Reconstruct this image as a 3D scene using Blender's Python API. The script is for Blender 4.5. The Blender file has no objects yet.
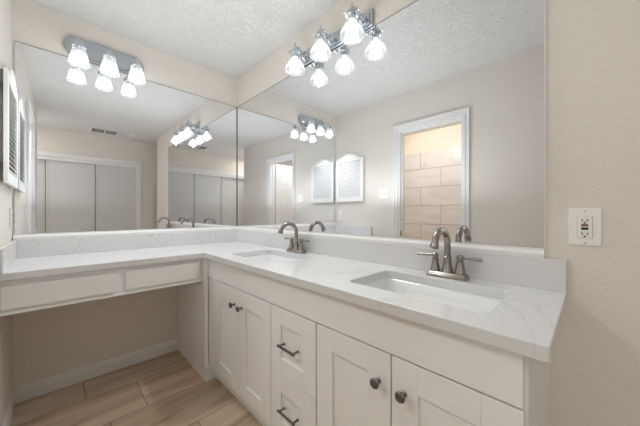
import bpy, bmesh, math, random
from mathutils import Vector, Matrix
random.seed(7)
S = bpy.context.scene
C = S.collection
PI = math.pi

# ------------------------------------------------------------------ camera, world, light, exposure
cam_d = bpy.data.cameras.new('camera')
cam = bpy.data.objects.new('camera', cam_d); C.objects.link(cam)
cam.location = (-1.2413, -2.4152, 1.1366)
cam.rotation_euler = (PI/2, 0, -math.radians(44.488))
cam_d.sensor_width = 36.0
cam_d.lens = 36.0*265.85/640
cam_d.shift_y = 0.0
cam_d.clip_start = 0.02
S.camera = cam

S.view_settings.view_transform = 'Standard'
S.view_settings.look = 'None'
S.view_settings.gamma = 1.0
S.view_settings.use_curve_mapping = False
S.view_settings.exposure = 0.27

S.cycles.use_denoising = True
S.cycles.max_bounces = 16
S.cycles.diffuse_bounces = 8
S.cycles.glossy_bounces = 12
S.cycles.transmission_bounces = 10
S.cycles.transparent_max_bounces = 16
S.cycles.sample_clamp_indirect = 4.0
S.cycles.caustics_refractive = False

W = bpy.data.worlds.new('world'); S.world = W
W.use_nodes = True
W.node_tree.nodes['Background'].inputs['Color'].default_value = (0.85, 0.92, 1.0, 1)
W.node_tree.nodes['Background'].inputs['Strength'].default_value = 1.0

def area(name, loc, rot, sx, sy, power, color):
    d = bpy.data.lights.new(name, 'AREA'); d.shape = 'RECTANGLE'; d.size = sx; d.size_y = sy
    d.energy = power; d.color = color
    o = bpy.data.objects.new(name, d); C.objects.link(o)
    o.location = loc; o.rotation_euler = rot
    return o
# added unseen fill at a made-up window left of the closet
area('side_fill', (-3.02, -2.95, 1.45), (0, -PI/2, 0), 1.5, 0.8, 6, (1, 0.97, .92))
# added corridor fill at the ceiling, with no lamp there
area('corridor_fill_light', (-1.95, -2.97, 2.40), (0, 0, 0), 0.35, 0.35, 4.5, (1, 0.96, .89))
d = bpy.data.lights.new('unseen_bath_fill_light', 'POINT'); d.energy = 22; d.color = (.97, .985, 1.0); d.shadow_soft_size = .1  # unseen bath room lamp, placed to light the cabinets through the doorway
o = bpy.data.objects.new('unseen_bath_fill_light', d); C.objects.link(o); o.location = (-1.95, -.85, 2.3)
# added unseen upward fill, bounced off the ceiling to brighten the room
area('ceiling_fill', (-.8, -1.1, 1.2), (PI, 0, 0), .9, .9, 8.2, (.91, .96, 1.0))
area('ceiling_fill_rear', (-1.3, -2.8, 1.2), (PI, 0, 0), .6, .6, 1.8, (.93, .97, 1.0))
BULB = 4.5
SPOT = 6.6       # light thrown down out of each shade
#       # emission of the six vanity bulbs

# ------------------------------------------------------------------ materials
def mat(name, color=(0.8, 0.8, 0.8), rough=0.5, metal=0.0, spec=0.5, emit=None, estr=0.0):
    m = bpy.data.materials.new(name); m.use_nodes = True
    b = m.node_tree.nodes['Principled BSDF']
    b.inputs['Base Color'].default_value = (*color, 1)
    b.inputs['Roughness'].default_value = rough
    b.inputs['Metallic'].default_value = metal
    b.inputs['Specular IOR Level'].default_value = spec
    if emit:
        b.inputs['Emission Color'].default_value = (*emit, 1)
        b.inputs['Emission Strength'].default_value = estr
    return m
def nd(m, t, **k):
    n = m.node_tree.nodes.new(t)
    for a, v in k.items(): setattr(n, a, v)
    return n
def ln(m, a, b): m.node_tree.links.new(a, b)
def bsdf(m): return m.node_tree.nodes['Principled BSDF']
def srgb(r, g, b):
    f = lambda c: (c/255/12.92) if c/255 <= .04045 else ((c/255+.055)/1.055)**2.4
    return (f(r), f(g), f(b))
def bump(m, scale, dist, strength=1.0, detail=2.0, kind='noise', mapping=None, rough=.5):
    tc = nd(m, 'ShaderNodeTexCoord')
    n = nd(m, 'ShaderNodeTexNoise'); n.inputs['Scale'].default_value = scale; n.inputs['Detail'].default_value = detail
    n.inputs['Roughness'].default_value = rough
    ln(m, tc.outputs['Object'], n.inputs['Vector'])
    r = nd(m, 'ShaderNodeMapRange'); r.inputs['From Min'].default_value = .45; r.inputs['From Max'].default_value = .68
    ln(m, n.outputs['Fac'], r.inputs['Value'])
    b = nd(m, 'ShaderNodeBump'); b.inputs['Distance'].default_value = dist; b.inputs['Strength'].default_value = strength
    ln(m, r.outputs['Result'], b.inputs['Height']); ln(m, b.outputs['Normal'], bsdf(m).inputs['Normal'])
    return n

M = {}
M['wall'] = mat('wall paint', srgb(223, 217, 209), .75, spec=.25); bump(M['wall'], 90, .0016, .38)
M['wall_bath'] = mat('bath wall paint', srgb(232, 220, 202), .7, spec=.25); bump(M['wall_bath'], 60, .002, .4)
M['ceiling'] = mat('ceiling texture', srgb(222, 221, 219), .9, spec=.1); bump(M['ceiling'], 60, .006, .8, 4, rough=.65)
M['trim'] = mat('white trim paint', srgb(226, 226, 224), .5, spec=.3)
M['cabinet'] = mat('white cabinet paint', srgb(237, 237, 237), .45, spec=.35); bump(M['cabinet'], 25, .0004, .3)
M['dark'] = mat('dark gap', srgb(70, 66, 62), .8)  # dark colour standing for shade in door and cabinet gaps
M['closet'] = mat('closet door paint', srgb(205, 205, 203), .35)
M['chrome'] = mat('polished chrome', (.62, .65, .68), .1, 1.0)
M['satin'] = mat('satin chrome plate', (.50, .535, .57), .2, 1.0)
M['nickel'] = mat('brushed nickel', srgb(158, 152, 146), .24, 1.0)
M['pull'] = mat('gunmetal pull', srgb(120, 116, 114), .28, 1.0)
M['steel_dark'] = mat('dark seam', srgb(98, 94, 90), .4, .6)
M['porcelain'] = mat('white porcelain', srgb(235, 236, 236), .12, spec=.6)
M['plastic'] = mat('white plastic', srgb(235, 234, 230), .3)
M['red'] = mat('red button', srgb(120, 62, 52), .45)
M['black'] = mat('black plastic', srgb(35, 30, 30), .45)
M['brass'] = mat('brass', srgb(180, 140, 80), .3, 1.0)
M['grille'] = mat('grey grille', srgb(150, 148, 145), .5)
M['mirror'] = mat('mirror silver', (.885, .895, .91), 0.0, 1.0)
M['mirror_edge'] = mat('mirror edge', srgb(90, 105, 100), .2, .3)
M['louver'] = mat('louver paint', srgb(232, 232, 229), .55, spec=.25)
M['bulb'] = mat('frosted bulb', (1, 1, 1), .4, emit=(.98, .99, 1.0), estr=BULB)

# mixed thin glass for the lamp shades
def glass_shade(name, clear, milky, ribs, end_milk):
    m = bpy.data.materials.new(name); m.use_nodes = True
    nt = m.node_tree; nt.nodes.clear()
    out = nd(m, 'ShaderNodeOutputMaterial')
    tr = nd(m, 'ShaderNodeBsdfTransparent'); tr.inputs['Color'].default_value = (.96, .98, .98, 1)
    tl = nd(m, 'ShaderNodeBsdfTranslucent'); tl.inputs['Color'].default_value = (.93, .95, .95, 1)
    df = nd(m, 'ShaderNodeBsdfDiffuse'); df.inputs['Color'].default_value = (.85, .88, .88, 1)
    gl = nd(m, 'ShaderNodeBsdfGlossy'); gl.inputs['Roughness'].default_value = .06
    a = nd(m, 'ShaderNodeMixShader'); a.inputs[0].default_value = .35
    ln(m, tl.outputs[0], a.inputs[1]); ln(m, df.outputs[0], a.inputs[2])
    b = nd(m, 'ShaderNodeMixShader')
    ln(m, tr.outputs[0], b.inputs[1]); ln(m, a.outputs[0], b.inputs[2])
    fr = nd(m, 'ShaderNodeFresnel'); fr.inputs['IOR'].default_value = 1.5
    c = nd(m, 'ShaderNodeMixShader')
    fk = nd(m, 'ShaderNodeMath', operation='MULTIPLY'); fk.inputs[1].default_value = .3; ln(m, fr.outputs[0], fk.inputs[0])
    ln(m, fk.outputs[0], c.inputs[0]); ln(m, b.outputs[0], c.inputs[1]); ln(m, gl.outputs[0], c.inputs[2])
    # pressed flutes running round the shade
    tc = nd(m, 'ShaderNodeTexCoord'); sp = nd(m, 'ShaderNodeSeparateXYZ'); ln(m, tc.outputs['Object'], sp.inputs[0])
    at = nd(m, 'ShaderNodeMath', operation='ARCTAN2'); ln(m, sp.outputs['Y'], at.inputs[0]); ln(m, sp.outputs['X'], at.inputs[1])
    mu = nd(m, 'ShaderNodeMath', operation='MULTIPLY'); mu.inputs[1].default_value = ribs; ln(m, at.outputs[0], mu.inputs[0])
    sn = nd(m, 'ShaderNodeMath', operation='SINE'); ln(m, mu.outputs[0], sn.inputs[0])
    rg = nd(m, 'ShaderNodeMapRange'); rg.inputs['From Min'].default_value = -1; rg.inputs['From Max'].default_value = 1
    rg.inputs['To Min'].default_value = milky-clear; rg.inputs['To Max'].default_value = milky
    ln(m, sn.outputs[0], rg.inputs['Value'])
    # the pressed glass turns milkier towards its open end
    fz = nd(m, 'ShaderNodeMapRange'); fz.inputs['From Min'].default_value = .07; fz.inputs['From Max'].default_value = .035
    fz.inputs['To Min'].default_value = 0; fz.inputs['To Max'].default_value = end_milk; ln(m, sp.outputs['Z'], fz.inputs['Value'])
    sm = nd(m, 'ShaderNodeMath', operation='ADD'); ln(m, rg.outputs[0], sm.inputs[0]); ln(m, fz.outputs[0], sm.inputs[1]); ln(m, sm.outputs[0], b.inputs[0])
    ln(m, c.outputs[0], out.inputs[0])
    return m
M['bell'] = glass_shade('clear ribbed glass', .08, .16, 16, .36)
M['cone'] = glass_shade('frosted fluted glass', .16, .36, 14, .22)

# quartz with soft grey veins
def quartz():
    m = mat('white quartz', srgb(216, 216, 216), .16, spec=.5)
    tc = nd(m, 'ShaderNodeTexCoord')
    mp = nd(m, 'ShaderNodeMapping'); mp.inputs['Rotation'].default_value = (.3, .4, .6); ln(m, tc.outputs['Object'], mp.inputs[0])
    def vein(scale, width, det, dist):
        n = nd(m, 'ShaderNodeTexNoise'); n.inputs['Scale'].default_value = scale; n.inputs['Detail'].default_value = det
        n.inputs['Distortion'].default_value = dist; ln(m, mp.outputs[0], n.inputs['Vector'])
        s = nd(m, 'ShaderNodeMath', operation='SUBTRACT'); s.inputs[1].default_value = .5; ln(m, n.outputs['Fac'], s.inputs[0])
        a = nd(m, 'ShaderNodeMath', operation='ABSOLUTE'); ln(m, s.outputs[0], a.inputs[0])
        r = nd(m, 'ShaderNodeMapRange'); r.inputs['From Min'].default_value = 0; r.inputs['From Max'].default_value = width
        r.inputs['To Min'].default_value = 1; r.inputs['To Max'].default_value = 0; ln(m, a.outputs[0], r.inputs['Value'])
        return r
    v1 = vein(2.1, .009, 4, 1.0); v2 = vein(1.1, .07, 3, .6)
    k = nd(m, 'ShaderNodeTexNoise'); k.inputs['Scale'].default_value = 3.1; ln(m, mp.outputs[0], k.inputs['Vector'])
    kr = nd(m, 'ShaderNodeMapRange'); kr.inputs['From Min'].default_value = .42; kr.inputs['From Max'].default_value = .62; ln(m, k.outputs['Fac'], kr.inputs['Value'])
    a = nd(m, 'ShaderNodeMath', operation='MULTIPLY'); ln(m, v1.outputs[0], a.inputs[0]); ln(m, kr.outputs[0], a.inputs[1])
    a2 = nd(m, 'ShaderNodeMath', operation='MULTIPLY'); a2.inputs[1].default_value = .3; ln(m, a.outputs[0], a2.inputs[0])
    b2 = nd(m, 'ShaderNodeMath', operation='MULTIPLY'); b2.inputs[1].default_value = .05; ln(m, v2.outputs[0], b2.inputs[0])
    ad = nd(m, 'ShaderNodeMath', operation='ADD'); ln(m, a2.outputs[0], ad.inputs[0]); ln(m, b2.outputs[0], ad.inputs[1])
    mx = nd(m, 'ShaderNodeMix', data_type='RGBA'); mx.inputs[6].default_value = (*srgb(216, 216, 216), 1); mx.inputs[7].default_value = (*srgb(150, 141, 132), 1)
    ln(m, ad.outputs[0], mx.inputs[0]); ln(m, mx.outputs[2], bsdf(m).inputs['Base Color'])
    return m
M['quartz'] = quartz()

def floor_tile():
    m = mat('floor tile', srgb(175, 150, 125), .38, spec=.4)
    at = nd(m, 'ShaderNodeAttribute', attribute_name='tile')
    tc = nd(m, 'ShaderNodeTexCoord')
    sc = nd(m, 'ShaderNodeVectorMath', operation='SCALE'); sc.inputs['Scale'].default_value = 9; ln(m, at.outputs['Color'], sc.inputs[0])
    ad = nd(m, 'ShaderNodeVectorMath', operation='ADD'); ln(m, tc.outputs['Object'], ad.inputs[0]); ln(m, sc.outputs[0], ad.inputs[1])
    mp = nd(m, 'ShaderNodeMapping'); mp.inputs['Scale'].default_value = (.9, 5.5, 1); mp.inputs['Rotation'].default_value = (0, 0, .12); ln(m, ad.outputs[0], mp.inputs[0])
    n = nd(m, 'ShaderNodeTexNoise'); n.inputs['Scale'].default_value = 1.6; n.inputs['Detail'].default_value = 6; n.inputs['Distortion'].default_value = .7; ln(m, mp.outputs[0], n.inputs['Vector'])
    cr = nd(m, 'ShaderNodeValToRGB'); e = cr.color_ramp.elements
    e[0].position = .34; e[0].color = (*srgb(168, 142, 117), 1); e[1].position = .66; e[1].color = (*srgb(214, 194, 172), 1)
    x = cr.color_ramp.elements.new(.5); x.color = (*srgb(195, 172, 147), 1)
    ln(m, n.outputs['Fac'], cr.inputs[0])
    hs = nd(m, 'ShaderNodeHueSaturation'); sp = nd(m, 'ShaderNodeSeparateColor'); ln(m, at.outputs['Color'], sp.inputs[0])
    rg = nd(m, 'ShaderNodeMapRange'); rg.inputs['To Min'].default_value = .9; rg.inputs['To Max'].default_value = 1.1; ln(m, sp.outputs[0], rg.inputs['Value'])
    ln(m, rg.outputs[0], hs.inputs['Value']); ln(m, cr.outputs[0], hs.inputs['Color']); ln(m, hs.outputs[0], bsdf(m).inputs['Base Color'])
    return m
M['tile'] = floor_tile()
M['grout'] = mat('floor grout', srgb(128, 104, 82), .9)

def bath_tile():
    m = mat('bath tile', srgb(215, 203, 188), .3)
    tc = nd(m, 'ShaderNodeTexCoord'); sp = nd(m, 'ShaderNodeSeparateXYZ'); ln(m, tc.outputs['Object'], sp.inputs[0])
    cb = nd(m, 'ShaderNodeCombineXYZ')
    ax = nd(m, 'ShaderNodeMath', operation='ADD'); ax.inputs[1].default_value = 7.527; ln(m, sp.outputs['Y'], ax.inputs[0])
    az = nd(m, 'ShaderNodeMath', operation='ADD'); az.inputs[1].default_value = .22; ln(m, sp.outputs['Z'], az.inputs[0])
    ln(m, ax.outputs[0], cb.inputs[0]); ln(m, az.outputs[0], cb.inputs[1])
    b = nd(m, 'ShaderNodeTexBrick'); b.offset = .5
    b.inputs['Scale'].default_value = 1; b.inputs['Brick Width'].default_value = .64; b.inputs['Row Height'].default_value = .295
    b.inputs['Mortar Size'].default_value = .004; b.inputs['Mortar Smooth'].default_value = .1
    ln(m, cb.outputs[0], b.inputs['Vector'])
    mp = nd(m, 'ShaderNodeMapping'); mp.inputs['Rotation'].default_value = (.5, 0, 0); mp.inputs['Scale'].default_value = (1, 1, 3); ln(m, tc.outputs['Object'], mp.inputs[0])
    n = nd(m, 'ShaderNodeTexNoise'); n.inputs['Scale'].default_value = 1.8; n.inputs['Detail'].default_value = 5; n.inputs['Distortion'].default_value = 1; ln(m, mp.outputs[0], n.inputs['Vector'])
    cr = nd(m, 'ShaderNodeValToRGB'); e = cr.color_ramp.elements
    e[0].position = .42; e[0].color = (*srgb(210, 203, 196), 1); e[1].position = .52; e[1].color = (*srgb(219, 213, 206), 1); ln(m, n.outputs['Fac'], cr.inputs[0])
    ln(m, cr.outputs[0], b.inputs['Color1']); ln(m, cr.outputs[0], b.inputs['Color2']); b.inputs['Mortar'].default_value = (*srgb(150, 138, 125), 1)
    ln(m, b.outputs['Color'], bsdf(m).inputs['Base Color'])
    return m
M['bath_tile'] = bath_tile()

# ------------------------------------------------------------------ mesh helpers
def box(bm, a, b, bev=0.0, seg=2):
    a = Vector(a); b = Vector(b)
    lo = Vector([min(a[i], b[i]) for i in range(3)]); hi = Vector([max(a[i], b[i]) for i in range(3)])
    r = bmesh.ops.create_cube(bm, size=1.0)
    for v in r['verts']: v.co = Vector([lo[i]+(v.co[i]+.5)*(hi[i]-lo[i]) for i in range(3)])
    if bev > 0:
        es = {e for v in r['verts'] for e in v.link_edges}
        bmesh.ops.bevel(bm, geom=list(es), offset=bev, segments=seg, affect='EDGES', profile=.5)
def loft(bm, rings, cap0=True, cap1=True, closed=True):
    vs = [[bm.verts.new(p) for p in r] for r in rings]
    n = len(vs[0])
    for i in range(len(vs)-1):
        for j in range(n if closed else n-1):
            k = (j+1) % n
            bm.faces.new((vs[i][j], vs[i][k], vs[i+1][k], vs[i+1][j]))
    if cap0: bm.faces.new(list(reversed(vs[0])))
    if cap1: bm.faces.new(vs[-1])
    return vs
def lathe(bm, prof, c=(0, 0, 0), n=32, axis='z', cap0=True, cap1=True):
    """prof = [(radius, height)...]"""
    rings = []
    for r, h in prof:
        ring = []
        for i in range(n):
            a = 2*PI*i/n; x, y = r*math.cos(a), r*math.sin(a)
            p = {'z': (x, y, h), 'x': (h, x, y), 'y': (y, h, x)}[axis]
            ring.append(Vector(c)+Vector(p))
        rings.append(ring)
    loft(bm, rings, cap0, cap1)
def tube(bm, pts, r, n=12, caps=True):
    pts = [Vector(p) for p in pts]
    rs = r if isinstance(r, (list, tuple)) else [r]*len(pts)
    t0 = (pts[1]-pts[0]).normalized()
    up = Vector((0, 0, 1)) if abs(t0.z) < .9 else Vector((1, 0, 0))
    nrm = t0.cross(up).normalized()
    rings = []
    for i, p in enumerate(pts):
        if i == 0: t = pts[1]-pts[0]
        elif i == len(pts)-1: t = pts[-1]-pts[-2]
        else: t = (pts[i+1]-pts[i]).normalized()+(pts[i]-pts[i-1]).normalized()
        t.normalize(); nrm = (nrm-t*nrm.dot(t)).normalized(); bn = t.cross(nrm)
        rings.append([p+rs[i]*(math.cos(2*PI*k/n)*nrm+math.sin(2*PI*k/n)*bn) for k in range(n)])
    loft(bm, rings, caps, caps)
def smooth_pts(pts, k=6):
    """Catmull-Rom through the points"""
    P = [Vector(p) for p in pts]; P = [2*P[0]-P[1]]+P+[2*P[-1]-P[-2]]; out = []
    for i in range(1, len(P)-2):
        for j in range(k):
            t = j/k; a, b, c, d = P[i-1:i+3]
            out.append(.5*((2*b)+(c-a)*t+(2*a-5*b+4*c-d)*t*t+(3*b-a-3*c+d)*t**3))
    out.append(P[-2]); return out
def rrect(x0, x1, y0, y1, r, n=6):
    pts = []
    for cx, cy, a0 in ((x1-r, y1-r, 0), (x0+r, y1-r, 90), (x0+r, y0+r, 180), (x1-r, y0+r, 270)):
        for i in range(n+1):
            a = math.radians(a0+90*i/n); pts.append((cx+r*math.cos(a), cy+r*math.sin(a)))
    return pts
def obj(name, bm, m, parent=None, smooth=False, origin=None, props=None):
    bmesh.ops.recalc_face_normals(bm, faces=bm.faces)
    me = bpy.data.meshes.new(name)
    if origin: bmesh.ops.translate(bm, verts=bm.verts, vec=-Vector(origin))
    bm.to_mesh(me); bm.free()
    for x in (m if isinstance(m, (list, tuple)) else [m]): me.materials.append(x)
    if smooth:
        me.shade_smooth()
        me.set_sharp_from_angle(angle=math.radians(38))
    o = bpy.data.objects.new(name, me); C.objects.link(o)
    if origin: o.location = origin
    if parent:
        o.parent = parent
        w, q = Vector((0, 0, 0)), parent
        while q: w = w+q.location; q = q.parent
        o.location = Vector(origin or (0, 0, 0))-w
    return o
def NB(): return bmesh.new()
def thing(name, label, cat, loc=(0, 0, 0), group=None):
    o = bpy.data.objects.new(name, None); C.objects.link(o); o.location = loc
    o.empty_display_size = .05
    o['label'] = label; o['category'] = cat
    if group: o['group'] = group
    return o
def struct(name, bm, m, **k):
    o = obj(name, bm, m, **k)
    if not o.parent: o['kind'] = 'structure'
    return o

# ------------------------------------------------------------------ room dimensions
XL = -1.44        # face of the left wall
H = 2.44
ZC = .866         # counter top
YE = -2.358       # right-hand end of the counter
# ---- walls
bm = NB(); box(bm, (XL-.1, 0, 0), (.1, .1, H)); struct('wall_back', bm, M['wall'])
bm = NB(); box(bm, (0, -2.97, 0), (.1, 0, H)); struct('wall_right', bm, M['wall'])
bm = NB()
DY0, DY1, DZ = -1.59, -.930, 2.045      # doorway into the bath room
box(bm, (XL-.1, DY1, 0), (XL, 0, H)); box(bm, (XL-.1, -2.5, 0), (XL, DY0, H)); box(bm, (XL-.1, DY0, DZ), (XL, DY1, H))
struct('wall_left', bm, M['wall'])
CX0, CX1, CZ1 = -1.97, -.235, 2.0       # closet opening
bm = NB()
box(bm, (CX1, -3.5, 0), (.7, -3.4, H)); box(bm, (-3.1, -3.5, 0), (CX0, -3.4, H)); box(bm, (CX0, -3.5, CZ1), (CX1, -3.4, H))
struct('wall_closet', bm, M['wall'])
bm = NB(); box(bm, (.1, -3.0, 0), (.7, -2.97, H)); box(bm, (.7, -3.4, 0), (.8, -2.97, H)); struct('wall_corridor', bm, M['wall'])
bm = NB()   # far corridor wall with an opening added for the side fill
box(bm, (-3.1, -3.4, 0), (-3.0, -2.5, .7)); box(bm, (-3.1, -3.4, 2.2), (-3.0, -2.5, H))
struct('wall_added_opening', bm, M['wall'])
bm = NB(); box(bm, (-3.1, -2.5, 0), (XL-.1, -2.4, H)); struct('wall_partition', bm, M['wall'])
bm = NB(); box(bm, (-3.1, -.02, 0), (XL-.1, .08, H)); struct('wall_bath_side', bm, M['wall_bath'])
bm = NB(); box(bm, (-3.05, -2.4, 2.11), (-2.96, -.02, H)); box(bm, (-3.05, -2.4, 0), (-2.97, -.02, 2.11)); struct('wall_bath_end', bm, M['wall_bath'])
bm = NB(); box(bm, (-2.97, -2.4, 0), (-2.95, -.02, 2.11)); struct('wall_bath_tile', bm, M['bath_tile'])
bm = NB(); box(bm, (-3.1, -3.5, H), (.8, .1, H+.1)); struct('ceiling', bm, M['ceiling'])
# ---- floor: grout bed and tiles laid in running rows
bm = NB()
lay = bm.loops.layers.color.new('tile')
def quad(x0, x1, y0, y1, z, mi, col):
    vs = [bm.verts.new(p) for p in ((x0, y0, z), (x1, y0, z), (x1, y1, z), (x0, y1, z))]
    f = bm.faces.new(vs); f.material_index = mi
    for l in f.loops: l[lay] = (*col, 1)
box(bm, (-3.1, -3.5, -.1), (.8, .1, -.0015))
for f in bm.faces: f.material_index = 1
offs = {0: -1.125, 1: -.868, 2: -1.042, 3: -.70}
TL, TW, G = .612, .322, .0035
for k in range(-1, 11):
    y1 = .058-TW*k; y0 = y1-TW
    o = offs.get(k, -random.random()*TL)
    x = o-TL*6
    while x < .8:
        a, b = max(x+G/2, -3.09), min(x+TL-G/2, .79)
        ya, yb = max(y0+G/2, -3.49), min(y1-G/2, .09)
        if b > a and yb > ya: quad(a, b, ya, yb, 0, 0, (random.random(), random.random(), random.random()))
        x += TL
struct('floor', bm, [M['tile'], M['grout']])

# ---- made-up, unseen window added for the side fill
bm = NB()
box(bm, (-3.07, -3.4, .7), (-3.03, -3.34, 2.2)); box(bm, (-3.07, -2.56, .7), (-3.03, -2.5, 2.2))
box(bm, (-3.07, -3.34, .7), (-3.03, -2.56, .76)); box(bm, (-3.07, -3.34, 2.14), (-3.03, -2.56, 2.2)); box(bm, (-3.07, -3.34, 1.43), (-3.03, -2.56, 1.47))
struct('added_window_1', bm, M['trim'])

# ---- baseboards with a moulded top
def baseboard(name, a, b, n):
    """a, b on the wall face; n = direction into the room"""
    a, b, n = Vector((*a, 0)), Vector((*b, 0)), Vector((*n, 0))
    prof = [(0, 0), (.014, 0), (.014, .062), (.010, .068), (.010, .078), (.005, .088), (0, .092)]
    bm = NB(); loft(bm, [[p+n*d+Vector((0, 0, z)) for d, z in prof] for p in (a, b)])
    return struct(name, bm, M['trim'])
baseboard('baseboard_back', (XL+.014, 0), (-.537, 0), (0, -1))
baseboard('baseboard_left', (XL, 0), (XL, DY1+.07), (1, 0))
baseboard('baseboard_left_rear', (XL, DY0-.07), (XL, -2.46), (1, 0))
baseboard('baseboard_right', (0, -2.33), (0, -2.97), (-1, 0))
baseboard('baseboard_closet', (CX1+.075, -3.4), (.7, -3.4), (0, 1))

# ---- door casing, jamb and bath door
def casing(name, y0, y1, z1, w=.056):
    bm = NB(); x = XL
    for a, b in (((x, y0-w, 0), (x+.012, y0, z1)), ((x, y1, 0), (x+.012, y1+w, z1)), ((x, y0-w, z1), (x+.012, y1+w, z1+w))):
        box(bm, a, b, .002)
    box(bm, (x+.012, y0-w, 0), (x+.022, y0-w+.022, z1+w), .003); box(bm, (x+.012, y1+w-.022, 0), (x+.022, y1+w, z1+w), .003)
    box(bm, (x+.012, y0-w+.022, z1+w-.022), (x+.022, y1+w-.022, z1+w), .003)
    box(bm, (x+.012, y0-.022, 0), (x+.017, y0-.008, z1), .002); box(bm, (x+.012, y1+.008, 0), (x+.017, y1+.022, z1), .002)
    return struct(name, bm, M['trim'])
casing('trim_1', DY0, DY1, DZ)
bm = NB()
box(bm, (XL-.1, DY0-.001, 0), (XL+.001, DY0+.018, DZ)); box(bm, (XL-.1, DY1-.018, 0), (XL+.001, DY1+.001, DZ)); box(bm, (XL-.1, DY0+.018, DZ-.018), (XL+.001, DY1-.018, DZ+.001))
box(bm, (XL-.055, DY0+.018, 0), (XL-.042, DY0+.03, DZ-.018)); box(bm, (XL-.055, DY1-.03, 0), (XL-.042, DY1-.018, DZ-.018)); box(bm, (XL-.055, DY0+.03, DZ-.03), (XL-.042, DY1-.03, DZ-.018))
tj = struct('trim_2', bm, M['trim'])
bm = NB(); box(bm, (XL-.038, DY1-.0195, .88), (XL-.012, DY1-.0175, .94), .0005)
o = obj('strike_plate', bm, M['brass'], tj); o['label'] = 'small brass strike plate'
# six-panel door, opened into the bath room
def panel_door(name, x0, x1, y0, y1, z0, z1):
    d = NB(); box(d, (x0, y0+.006, z0), (x1, y1-.006, z1))
    sw = .09; mid = (x0+x1)/2
    for s in (y0, y1-.007):
        for a, b in ((x0, x0+sw), (mid-sw/2, mid+sw/2), (x1-sw, x1)): box(d, (a, s, z0), (b, s+.007, z1), .002, 1)
        zz = [(z0, z0+.2), (z0+.82, z0+.95), (z0+1.52, z0+1.62), (z1-.11, z1)]
        for a, b in zz:
            box(d, (x0+sw, s, a), (mid-sw/2, s+.007, b), .002, 1); box(d, (mid+sw/2, s, a), (x1-sw, s+.007, b), .002, 1)
        for k in range(3):
            for a, b in ((x0+sw, mid-sw/2), (mid+sw/2, x1-sw)):
                box(d, (a+.03, s+.001, zz[k][1]+.03), (b-.03, s+.006, zz[k+1][0]-.03), .003, 1)
    return struct(name, d, M['trim'])
dr = panel_door('door_1', XL-.115-.60, XL-.115, DY0-.005, DY0+.03, .01, 2.02)
bm = NB(); lathe(bm, [(.026, 0), (.026, .006), (.011, .012), (.011, .035), (.024, .042), (.029, .055), (.024, .068), (.004, .073)], (XL-.115-.54, DY0+.03, .92), 20, 'y')
obj('door_knob', bm, M['nickel'], dr, True)

# ---- closet: casing, header, track, three sliding doors
bm = NB(); w = .075
box(bm, (CX1, -3.4, 0), (CX1+w, -3.384, CZ1+w), .003); box(bm, (CX0-w, -3.4, 0), (CX0, -3.384, CZ1+w), .003)
box(bm, (CX0, -3.4, CZ1), (CX1, -3.384, CZ1+w), .003)
struct('trim_3', bm, M['trim'])
bm = NB(); box(bm, (CX0, -3.43, CZ1-.045), (CX1, -3.40, CZ1), .002); box(bm, (CX0, -3.5, CZ1-.012), (CX1, -3.43, CZ1))
struct('trim_4', bm, M['trim'])
def slider(name, x0, x1, y):
    d = NB(); box(d, (x0+.02, y-.012, .02), (x1-.02, y+.006, CZ1-.03))
    for a, b in ((x0, x0+.022), (x1-.022, x1)): box(d, (a, y-.014, .015), (b, y+.012, CZ1-.025), .003)
    box(d, (x0+.022, y-.014, .015), (x1-.022, y+.010, .05), .002)
    o = struct(name, d, M['closet'])
    e = NB(); box(e, (x0-.007, y-.013, .016), (x0-.0005, y+.011, CZ1-.026)); obj('edge_shade', e, M['dark'], o)  # dark strip painting the shaded gap along the door edge
    return o
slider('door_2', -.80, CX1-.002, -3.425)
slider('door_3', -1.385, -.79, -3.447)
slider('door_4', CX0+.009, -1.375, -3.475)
bm = NB(); box(bm, (CX0-.05, -3.56, 0), (CX1+.05, -3.5, CZ1+.05)); struct('wall_closet_back', bm, M['dark'])
# white corner bead trim at the end of the left wall
bm = NB(); box(bm, (XL-.104, -2.505, 0), (XL+.004, -2.49, H)); struct('trim_5', bm, M['trim'])

# ------------------------------------------------------------------ mirrors
MZ0, MZ1 = 1.011, 2.163
MY = -2.30
def mirror(name, a, b, face, label):
    o = NB(); box(o, a, b)
    for f in o.faces:
        f.material_index = 0 if f.normal.dot(Vector(face)) > .9 else 1
    bmesh.ops.recalc_face_normals(o, faces=o.faces)
    r = obj(name, o, [M['mirror'], M['mirror_edge']]); r['label'] = label; r['category'] = 'mirror'; r['group'] = 'frameless wall mirrors'
    return r
m1 = mirror('wall_mirror', (-1.43, -.006, MZ0), (-.006, -.0005, MZ1), (0, -1, 0), 'frameless mirror on the wall behind the makeup desk counter')
m2 = mirror('wall_mirror', (-.006, MY, MZ0), (-.0005, -.001, MZ1), (-1, 0, 0), 'large frameless mirror on the wall behind the two sinks')

bm = NB(); box(bm, (-1.43, -.0072, MZ1-.0005), (-.006, -.0005, MZ1+.0015)); obj('top_channel', bm, M['steel_dark'], m1)
bm = NB(); box(bm, (-.0072, MY, MZ1-.0005), (-.0005, -.006, MZ1+.0015)); obj('top_channel', bm, M['steel_dark'], m2)
bm = NB(); box(bm, (-.0105, -.0105, MZ0), (-.006, -.006, MZ1)); obj('corner_seam', bm, M['steel_dark'], m2)
bm = NB(); box(bm, (-.0075, MY-.003, MZ0), (-.0005, MY, MZ1)); obj('end_channel', bm, M['trim'], m2)
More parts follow.
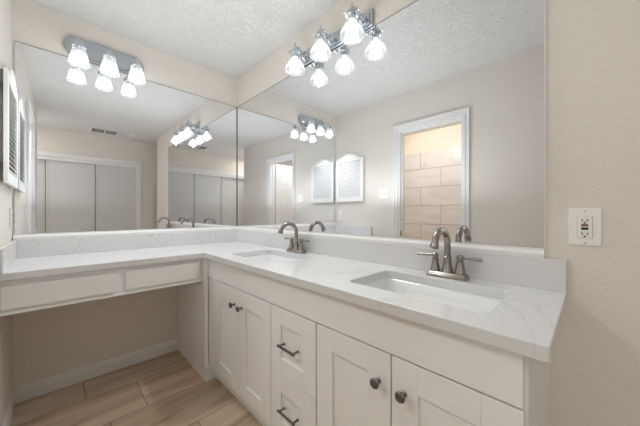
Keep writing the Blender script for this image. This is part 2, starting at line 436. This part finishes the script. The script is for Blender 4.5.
# white ledge moulding under the mirrors
def ledge(name, a, b, n):
    a, b, n = Vector((*a, 0)), Vector((*b, 0)), Vector((*n, 0))
    prof = [(.0005, .9755), (.021, .9755), (.021, .990), (.018, .996), (.013, 1.002), (.0125, 1.010), (.0005, 1.010)]
    bm = NB(); loft(bm, [[p+n*d+Vector((0, 0, z)) for d, z in prof] for p in (a, b)])
    return struct(name, bm, M['trim'])
ledge('trim_6', (-1.435, 0), (-.001, 0), (0, -1))
ledge('trim_7', (0, -.022), (0, MY), (-1, 0))

# ------------------------------------------------------------------ countertop with sink cut-outs
SINKS = [(-.427, -.12, -1.232, -.730), (-.424, -.128, -2.223, -1.737)]
ct = thing('countertop', 'L-shaped white quartz countertop with faint grey veins and raised backsplashes', 'countertop', (0, 0, .831))
XF = -.535; YF = -.572
bm = NB()
outer = [(-.002, -.002), (XL+.002, -.002), (XL+.002, YF), (XF-.012, YF), (XF, YF-.012), (XF, YE+.004), (XF+.004, YE), (-.002, YE)]
loops = [outer]+[list(reversed(rrect(a, b, c, d, .028))) for a, b, c, d in SINKS]
top = []
for lp in loops:
    vs = [bm.verts.new((x, y, ZC)) for x, y in lp]
    es = [bm.edges.new((vs[i], vs[(i+1) % len(vs)])) for i in range(len(vs))]
    top += es
bmesh.ops.triangle_fill(bm, use_beauty=True, use_dissolve=False, edges=top)
r = bmesh.ops.extrude_face_region(bm, geom=list(bm.faces))
vv = [g for g in r['geom'] if isinstance(g, bmesh.types.BMVert)]
bmesh.ops.translate(bm, verts=vv, vec=(0, 0, -.035))
sl = obj('slab', bm, M['quartz'], ct)
bv = sl.modifiers.new('bevel', 'BEVEL'); bv.width = .003; bv.segments = 2; bv.limit_method = 'ANGLE'; bv.angle_limit = math.radians(50)
bm = NB(); box(bm, (-1.42, -.022, ZC), (-.002, -.001, .975), .0015); obj('backsplash', bm, M['quartz'], ct)
bm = NB(); box(bm, (-.022, YE, ZC), (-.001, -.0225, .975), .0015); obj('backsplash', bm, M['quartz'], ct)
bm = NB(); box(bm, (XL+.001, -.585, ZC), (XL+.0205, -.001, .975), .0015); obj('backsplash', bm, M['quartz'], ct)

# ------------------------------------------------------------------ undermount sinks
def sink(a, label):
    x0, x1, y0, y1 = a
    t = thing('sink', label, 'sink', ((x0+x1)/2, (y0+y1)/2, .70), 'undermount sinks')
    bm = NB()
    def ring(dx, dy, z, r): return [(x, y, z) for x, y in rrect(x0+dx, x1-dx, y0+dy, y1-dy, r)]
    rings = [ring(-.02, -.02, .8305, .04), ring(-.004, -.004, .8305, .03), ring(.001, .001, .822, .03), ring(.006, .008, .795, .03), ring(.012, .018, .755, .035),
             ring(.03, .04, .735, .04), ring(.07, .12, .730, .05), ring(.12, .20, .727, .02)]
    rings_o = [ring(-.02, -.02, .8305, .04), ring(-.02, -.02, .815, .04), ring(-.006, -.004, .81, .04), ring(0, .008, .75, .04), ring(.04, .05, .715, .04), ring(.12, .2, .712, .02)]
    loft(bm, rings, False, True); loft(bm, rings_o, False, True)
    bmesh.ops.remove_doubles(bm, verts=bm.verts, dist=1e-5)
    obj('basin', bm, M['porcelain'], t, True)
    bm = NB(); lathe(bm, [(.0, .7285), (.016, .7285), (.018, .7305), (.028, .7305), (.031, .7275)], ((x0+x1)/2+.02, (y0+y1)/2, 0), 24, 'z', False, False)
    obj('drain', bm, M['chrome'], t, True)
    return t
sink(SINKS[0], 'white rectangular undermount sink near the corner of the two mirrors')
sink(SINKS[1], 'white rectangular undermount sink near the right-hand end of the counter')

# ------------------------------------------------------------------ faucets
def faucet(y, label):
    X = -.072
    t = thing('faucet', label, 'faucet', (X, y, ZC), 'two-handle faucets')
    bm = NB()
    def pl(s, z): return [(a, b, ZC+z) for a, b in rrect(X-.027+s, X+.027-s, y-.080+s, y+.080-s, .007)]
    loft(bm, [pl(0, .0003), pl(0, .010), pl(.003, .014), pl(.006, .022), pl(.010, .024)])
    obj('base_plate', bm, M['nickel'], t, True)
    bm = NB()
    lathe(bm, [(.024, .024), (.022, .030), (.018, .045), (.0155, .065), (.0145, .078), (.0165, .082), (.0165, .086), (.0135, .089)], (X, y, ZC), 24)
    R = .066; pts = [(X, y, ZC+.08), (X, y, ZC+.11)]
    pts += [(X-R+R*math.cos(a), y, ZC+.136+R*.97*math.sin(a)) for a in [math.radians(v) for v in range(0, 164, 9)]]
    rs = [.0132]*len(pts)
    e = Vector(pts[-1]); dv = (e-Vector(pts[-2])).normalized()
    for d_, r_ in ((.0005, .0150), (.006, .0152), (.019, .0170), (.0215, .0160), (.022, .0115)):
        pts.append(tuple(e+dv*d_)); rs.append(r_)
    tube(bm, pts, rs, 20)
    obj('spout', bm, M['nickel'], t, True)
    for s in (-1, 1):
        bm = NB(); yy = y+s*.051
        lathe(bm, [(.021, .024), (.0195, .032), (.0155, .050), (.0125, .066), (.0145, .069), (.0145, .072), (.0105, .074), (.0105, .078), (.013, .081), (.013, .094), (.009, .098)], (X, yy, ZC), 24)
        h = obj('handle', bm, M['nickel'], t, True)
        bm = NB()
        pts = smooth_pts([(X, yy+s*.008, ZC+.087), (X, yy+s*.03, ZC+.088), (X, yy+s*.055, ZC+.087), (X, yy+s*.078, ZC+.087)], 3)
        tube(bm, pts, [.0062+.0014*i/(len(pts)-1) for i in range(len(pts))], 12)
        l = obj('lever', bm, M['nickel'], h, True)
    return t
faucet(-.992, 'brushed nickel gooseneck faucet behind the sink nearer the corner')
faucet(-1.992, 'brushed nickel gooseneck faucet behind the sink nearer the counter end')

# ------------------------------------------------------------------ sink cabinet
FX = -.512        # plane of doors and false front
cab = thing('vanity_cabinet', 'long white shaker sink cabinet with four doors and two drawers under the counter', 'cabinet', (0, 0, 0))
bm = NB()
box(bm, (FX+.0195, -2.318, .095), (-.001, -.548, .60))           # carcass
box(bm, (FX+.0195, -2.318, .60), (FX+.034, -.548, .79)); box(bm, (-.015, -2.318, .60), (-.001, -.548, .79))
for y in (-2.318, -1.65, -1.34, -.566): box(bm, (FX+.034, y, .60), (-.015, y+.018, .79))
box(bm, (FX+.0195, -2.318, .79), (FX+.034, -.548, .830)); box(bm, (FX+.034, -2.318, .79), (-.001, -2.298, .830))
box(bm, (-.465, -2.318, .001), (-.001, -.60, .095))              # recessed toe kick
obj('carcass', bm, M['cabinet'], cab)
bm = NB(); box(bm, (FX, -2.311, .703), (FX+.0185, -.548, .830), .0012); obj('false_front', bm, M['cabinet'], cab)
bm = NB(); box(bm, (-.537, -.60, 0), (-.44, -.548, .0945)); box(bm, (-.537, -.547, .0), (-.515, -.003, .830)); box(bm, (-.5368, -.585, .0), (FX, -.547, .830), .002)
obj('end_panel', bm, M['cabinet'], cab)
bm = NB(); box(bm, (FX+.002, -.675, .095), (FX+.0185, -.586, .703), .001); obj('filler_strip', bm, M['cabinet'], cab)
# dark sheet standing in for the shade in the gaps between fronts
bm = NB(); box(bm, (FX+.0165, -2.309, .097), (FX+.0194, -.60, .7035)); obj('gap_shade', bm, M['dark'], cab)
def shaker(name, y0, y1, z0, z1, sw, parent):
    bm = NB(); x0, x1 = FX, FX+.016
    box(bm, (x0, y0, z0), (x1, y0+sw, z1), .0012); box(bm, (x0, y1-sw, z0), (x1, y1, z1), .0012)
    box(bm, (x0+.0001, y0+sw, z0), (x1, y1-sw, z0+sw), .0012); box(bm, (x0+.0001, y0+sw, z1-sw), (x1, y1-sw, z1), .0012)
    box(bm, (x0+.0075, y0+sw-.004, z0+sw-.004), (x1-.001, y1-sw+.004, z1-sw+.004))
    return obj(name, bm, M['cabinet'], parent)
def knob(y, z, parent):
    bm = NB()
    lathe(bm, [(.0085, 0), (.0085, .002), (.0055, .005), (.0050, .014), (.009, .019), (.0155, .022), (.0160, .026), (.0135, .029), (.006, .0305)], (0, 0, 0), 24, 'x')
    for v in bm.verts: v.co = Vector((FX-v.co.x, y+v.co.y, z+v.co.z))
    return obj('knob', bm, M['pull'], parent, True)
def pull(y, z, parent):
    bm = NB(); L = .06
    for s in (-1, 1):
        lathe(bm, [(.0065, 0), (.0065, .002), (.0045, .005), (.0045, .026)], (0, 0, 0), 12, 'x')
        for v in bm.verts:
            if not v.tag: v.co = Vector((FX-v.co.x, y+s*.048+v.co.y, z+v.co.z)); v.tag = True
    box(bm, (FX-.034, y-L, z-.0045), (FX-.025, y+L, z+.0045), .002)
    return obj('handle', bm, M['pull'], parent, True)
Z0, Z1 = .100, .6975
d = shaker('door', -1.0035, -.678, Z0, Z1, .085, cab); knob(-.962, .605, d)
d = shaker('door', -1.332, -1.0065, Z0, Z1, .085, cab); knob(-1.048, .605, d)
d = shaker('drawer', -1.6475, -1.337, .3905, Z1, .078, cab); pull(-1.49, .543, d)
d = shaker('drawer', -1.6475, -1.337, Z0, .3875, .078, cab); pull(-1.49, .252, d)
d = shaker('door', -1.982, -1.655, Z0, Z1, .083, cab); knob(-1.94, .602, d)
d = shaker('door', -2.312, -1.9875, Z0, Z1, .083, cab); knob(-2.028, .602, d)

# ------------------------------------------------------------------ makeup desk apron
dk = thing('makeup_desk', 'white desk apron with two flat drawer fronts under the left counter', 'desk', (0, 0, 0))
AY = -.545
bm = NB()
box(bm, (XL+.001, AY, .80), (-.538, AY+.02, .830)); box(bm, (XL+.001, AY, .669), (-.538, AY+.02, .70))
box(bm, (XL+.001, AY, .70), (-1.425, AY+.02, .80)); box(bm, (-1.015, AY, .70), (-.966, AY+.02, .80)); box(bm, (-.558, AY, .70), (-.538, AY+.02, .80))
box(bm, (XL+.001, AY-.004, .669), (-.538, AY, .683), .0015)
box(bm, (XL+.001, AY+.02, .68), (-.538, -.003, .69))      # underside board
obj('apron_frame', bm, M['cabinet'], dk)
for a, b in ((-1.428, -1.012), (-.969, -.556)):
    bm = NB(); box(bm, (a, AY-.012, .6955), (b, AY+.002, .803), .0015); f = obj('drawer_front', bm, M['louver'], dk)

# ------------------------------------------------------------------ louvered medicine cabinet on the left wall
def med_cabinet():
    t = thing('medicine_cabinet', 'white louvered cabinet with an arched top on the left wall above the makeup counter', 'cabinet', (XL, -.25, 1.28))
    y0, y1, z0, zs, zp = -.470, -.032, 1.28, 1.828, 1.892
    bm = NB(); box(bm, (XL+.0005, y0+.02, z0+.015), (XL+.0105, y1-.01, zs-.005))
    obj('body', bm, M['grille'], t)
    bm = NB(); xa, xb = XL+.011, XL+.026; fw = .042
    box(bm, (xa, y0, z0), (xb, y0+fw, zs), .0015); box(bm, (xa, y1-fw, z0), (xb, y1, zs), .0015)
    box(bm, (xa, y0+fw, z0), (xb, y1-fw, z0+.058), .0015)
    # arched head rail
    n = 20; zb = zs-.035
    up, lo = [], []
    for i in range(n+1):
        u = i/n; y = y0+(y1-y0)*u
        w = 0 if u < .14 or u > .86 else math.sin(PI*(u-.14)/.72)**.8
        up.append((y, zs+(zp-zs)*w)); lo.append((y, zb))
    for i in range(n):
        if True:
            lb = zs if (up[i][0] < y0+fw-.001 or up[i+1][0] > y1-fw+.001) and abs(up[i][1]-zs) < 1e-6 and abs(up[i+1][1]-zs) < 1e-6 else zb
            if lb == zs: continue
            q = [(up[i][0], zb), (up[i+1][0], zb), up[i+1], up[i]]
            loft(bm, [[(x, y, z) for y, z in q] for x in (xa, xb)])
    fr = obj('door', bm, M['louver'], t)
    bm = NB(); k = 18; za, zc = z0+.060, zb-.004
    for i in range(k):
        z = za+(zc-za)*(i+.5)/k
        c = Vector(((xa+xb)/2, 0, z)); dx, dz = .009, .0125
        q = [(c.x+dx, z-dz), (c.x+dx-.001, z-dz+.004), (c.x-dx+.004, z+dz), (c.x-dx+.003, z+dz-.005)]
        loft(bm, [[(x, y, zz) for x, zz in q] for y in (y0+fw-.001, y1-fw+.001)])
    obj('louver_slats', bm, M['louver'], fr)
    # small hinges at the near edge
    for z in (1.36, 1.74):
        bm = NB(); lathe(bm, [(.004, z-.02), (.004, z+.02)], (XL+.0065, y0+.008, 0), 10); h = obj('hinge', bm, M['pull'], t)
    return t
med_cabinet()

# ------------------------------------------------------------------ switch and outlets
def plate(face, u, z, w, h):
    """returns function mapping (du, dz, depth) to world; face: 'left' wall or 'right' wall"""
    if face == 'left': return lambda a, b, d: (XL+d, u+a, z+b)
    return lambda a, b, d: (-d, u+a, z+b)
def pbox(bm, P, a0, a1, b0, b1, d0, d1, bev=0): box(bm, P(a0, b0, d0), P(a1, b1, d1), bev)
t = thing('outlet', 'white outlet with red and black test buttons on the wall right of the mirror', 'outlet', (0, -2.402, 1.09))
P = plate('right', -2.4015, 1.0905, 0, 0)
bm = NB(); pbox(bm, P, -.0385, .0385, -.0615, .0615, .0005, .0055, .002); obj('cover_plate', bm, M['plastic'], t)
bm = NB(); pbox(bm, P, -.0175, .0175, -.035, .035, .005, .0085, .001); f = obj('receptacle', bm, M['plastic'], t)
bm = NB(); pbox(bm, P, -.0185, .0185, -.036, .036, .004, .0060); obj('reveal', bm, M['grille'], t)
bm = NB(); pbox(bm, P, -.0085, .0085, .0025, .0095, .008, .0105, .0005); obj('test_button', bm, M['red'], t)['label'] = 'red button'
bm = NB(); pbox(bm, P, -.0085, .0085, -.009, -.001, .008, .0105, .0005); obj('reset_button', bm, M['black'], t)['label'] = 'dark button'
for sg in (-1, 1):
    for a in (-.0075, .005):
        bm = NB(); pbox(bm, P, a, a+.0025, sg*.022-.004, sg*.022+.004, .0084, .0089); obj('socket_slot', bm, M['black'], f)
for z in (.0135, -.031):
    bm = NB(); pbox(bm, P, -.0025, .0025, z-.002, z+.003, .0084, .0089); obj('ground_slot', bm, M['black'], f)
for z in (.052, -.052):
    bm = NB(); pbox(bm, P, -.002, .002, z-.002, z+.002, .0053, .0060); obj('screw', bm, M['grille'], t)

t = thing('light_switch', 'white double switch plate beside the doorway on the left wall', 'switch', (XL, -.745, 1.36))
P = plate('left', -.745, 1.36, 0, 0)
bm = NB(); pbox(bm, P, -.06, .06, -.06, .06, .0005, .0055, .002); obj('cover_plate', bm, M['plastic'], t)
for s in (-.023, .023):
    bm = NB(); pbox(bm, P, s-.005, s+.005, -.013, .013, .005, .007); pbox(bm, P, s-.0035, s+.0035, -.002, .008, .006, .016, .001); obj('toggle', bm, M['plastic'], t)
t = thing('outlet', 'plain white outlet under the louvered cabinet on the left wall', 'outlet', (XL, -.085, 1.105))
P = plate('left', -.085, 1.105, 0, 0)
bm = NB(); pbox(bm, P, -.037, .037, -.06, .06, .0005, .0055, .002); obj('cover_plate', bm, M['plastic'], t)
for s in (-.021, .021):
    bm = NB(); pbox(bm, P, -.015, .015, s-.014, s+.014, .005, .0075, .001); r_ = obj('receptacle', bm, M['plastic'], t)
    for a in (-.007, .005):
        bm = NB(); pbox(bm, P, a, a+.002, s-.004, s+.004, .0074, .0079); obj('socket_slot', bm, M['black'], r_)

# ------------------------------------------------------------------ ceiling vent and detector
t = thing('ceiling_vent', 'grey double-section air vent in a white frame on the ceiling near the closet', 'vent', (-.72, -2.98, H))
bm = NB(); x0, x1, y0, y1 = -.90, -.55, -3.15, -2.87
for a, b in (((x0, y0), (x1, y0+.02)), ((x0, y1-.02), (x1, y1)), ((x0, y0+.02), (x0+.02, y1-.02)), ((x1-.02, y0+.02), (x1, y1-.02)), ((-.728, y0+.02), (-.712, y1-.02))):
    box(bm, (*a, H-.012), (*b, H-.0005), .002)
obj('frame', bm, M['trim'], t)
bm = NB(); box(bm, (x0+.01, y0+.01, H-.003), (x1-.01, y1-.01, H-.0008)); obj('backing', bm, M['grille'], t)
for k in range(8):
    bm = NB(); y = y0+.03+k*(y1-y0-.06)/7; box(bm, (x0+.02, y-.004, H-.010), (x1-.02, y+.004, H-.004)); obj('slat', bm, M['grille'], t)
t = thing('smoke_detector', 'small round white detector on the ceiling beside the air vent', 'detector', (-.36, -2.98, H))
bm = NB(); lathe(bm, [(.058, -.0005), (.058, -.008), (.052, -.014), (.02, -.017)], (-.36, -2.98, H), 28); obj('housing', bm, M['plastic'], t, True)

# ------------------------------------------------------------------ vanity lights
def bulb_mesh(c, r=.035):
    bm = NB(); prof = [(.0125, .062), (.0125, .045), (.018, .030)]
    for i in range(3, 13):
        a = PI*i/13; prof.append((r*math.sin(a)+.0001, r*math.cos(a)-.004))
    lathe(bm, prof, c, 20); return bm
def add_lamp(t, c, shade, arm_bm, kind):
    """c = centre of the shade's lower rim"""
    c = Vector(c)
    arm = obj('arm', arm_bm, M['chrome'], t, True)
    bm = NB()
    if kind == 'bell':
        prof = [(.0330, .122), (.0335, .105), (.0345, .085), (.0375, .067), (.0450, .053), (.0550, .040), (.0610, .027), (.0640, .012), (.0655, .000)]
        bc = c+Vector((0, 0, .026))
    else:
        prof = [(.0290, .114), (.0330, .100), (.0390, .077), (.0440, .052), (.0490, .025), (.0540, .000)]
        bc = c+Vector((0, 0, .036))
    inner = [(r-.0025, h) for r, h in reversed(prof)]
    # one thin wall of pressed glass with a scalloped rim
    rings = []
    n = 48
    for q, (r, h) in enumerate(prof):
        sc = (q/(len(prof)-1))**3*(.006 if kind == 'bell' else .03); ns = 8
        rings.append([(c.x+r*(1+sc*math.cos(ns*2*PI*i/n))*math.cos(2*PI*i/n), c.y+r*(1+sc*math.cos(ns*2*PI*i/n))*math.sin(2*PI*i/n), c.z+h) for i in range(n)])
    loft(bm, rings, False, False)
    obj('lamp_shade', bm, M['bell' if kind == 'bell' else 'cone'], t, True, origin=tuple(c))
    bm = NB(); zt = prof[0][1]
    lathe(bm, [(.020, zt-.035), (.022, zt-.03), (.022, zt-.002), (.036, zt-.004), (.037, zt+.004), (.033, zt+.010), (.022, zt+.016), (.020, zt+.030), (.012, zt+.038), (.007, zt+.042), (.0055, zt+.050), (.008, zt+.056), (.006, zt+.062), (.001, zt+.066)], c, 24)
    h = obj('lamp_holder', bm, M['chrome'], t, True)
    if kind == 'bell':
        for k in range(3):
            a = k*2*PI/3+.5; u = Vector((math.cos(a), math.sin(a), 0)); p = c+Vector((0, 0, zt+.001))
            bm = NB(); tube(bm, [p+u*.035, p+u*.046], .0022, 8); tube(bm, [p+u*.046, p+u*.050], .0055, 10)
            obj('thumb_screw', bm, M['chrome'], h, True)
    obj('bulb', bulb_mesh(bc), M['bulb'], t, True)
    d = bpy.data.lights.new('bulb_light', 'SPOT'); d.energy = SPOT; d.color = (.95, .98, 1.0); d.shadow_soft_size = .008
    d.spot_size = math.radians(165 if kind == 'bell' else 125); d.spot_blend = .6
    o = bpy.data.objects.new('bulb_light', d); C.objects.link(o); o.location = c+Vector((0, 0, -.018 if kind == 'bell' else -.012))

# fixture above the makeup mirror: racetrack plate, frosted cones
CX = -.998
t = thing('vanity_light', 'three-lamp chrome light bar with frosted cone shades and rounded plate above the makeup mirror', 'wall light', (CX, 0, 2.24))
bm = NB()
def track(s, y):
    return [(x, y, z) for x, z in rrect(CX-.222+s, CX+.222-s, 2.170+s, 2.312-s, .0705-s, 12)]
loft(bm, [track(0, -.001), track(0, -.012), track(.004, -.018), track(.02, -.022)])
obj('back_plate', bm, M['satin'], t, True)
for i in (-1, 0, 1):
    x = CX+i*.152; c = (x, -.157, 2.068)
    a = NB()
    tube(a, smooth_pts([(x, -.02, 2.232), (x, -.06, 2.222), (x, -.095, 2.236), (x, -.13, 2.247), (x, -.155, 2.232), (x, -.157, 2.20)], 5), .006, 10)
    lathe(a, [(.022, 0), (.022, .006), (.012, .014), (.007, .018)], (0, 0, 0), 20, 'y')
    for v in a.verts:
        if abs(v.co.z) < .03: v.co = Vector((x+v.co.x, -.02-v.co.y, 2.232+v.co.z))
    add_lamp(t, c, 'cone', a, 'cone')
# fixture above the sinks: straight plate, clear bells
CY = -1.276
t = thing('vanity_light', 'three-lamp chrome light bar with clear bell glass shades and scroll arms above the sink mirror', 'wall light', (0, CY, 2.22))
bm = NB(); box(bm, (-.018, CY-.302, 2.167), (-.001, CY+.302, 2.262), .003); box(bm, (-.024, CY-.285, 2.182), (-.017, CY+.285, 2.247), .003)
obj('back_plate', bm, M['satin'], t)
for i in (-1, 0, 1):
    y = CY+i*.241; c = (-.118, y, 2.082)
    a = NB()
    for s in (-.016, .016):
        tube(a, smooth_pts([(-.022, y+s, 2.205), (-.045, y+s, 2.180), (-.066, y+s, 2.190), (-.074, y+s, 2.215), (-.088, y+s*.8, 2.238), (-.105, y+s*.6, 2.243), (-.118, y+s*.4, 2.228)], 5), .0046, 8)
        pts = [(-.052+.013*math.cos(q*.5)*(1-q/20), y+s, 2.222+.013*math.sin(q*.5)*(1-q/20)) for q in range(14)]
        tube(a, pts, .0036, 8)
    box(a, (-.028, y-.024, 2.190), (-.022, y+.024, 2.236), .002)
    tube(a, [(-.045, y-.018, 2.183), (-.045, y+.018, 2.183)], .004, 8); tube(a, [(-.074, y-.018, 2.215), (-.074, y+.018, 2.215)], .004, 8)
    add_lamp(t, c, 'bell', a, 'bell')
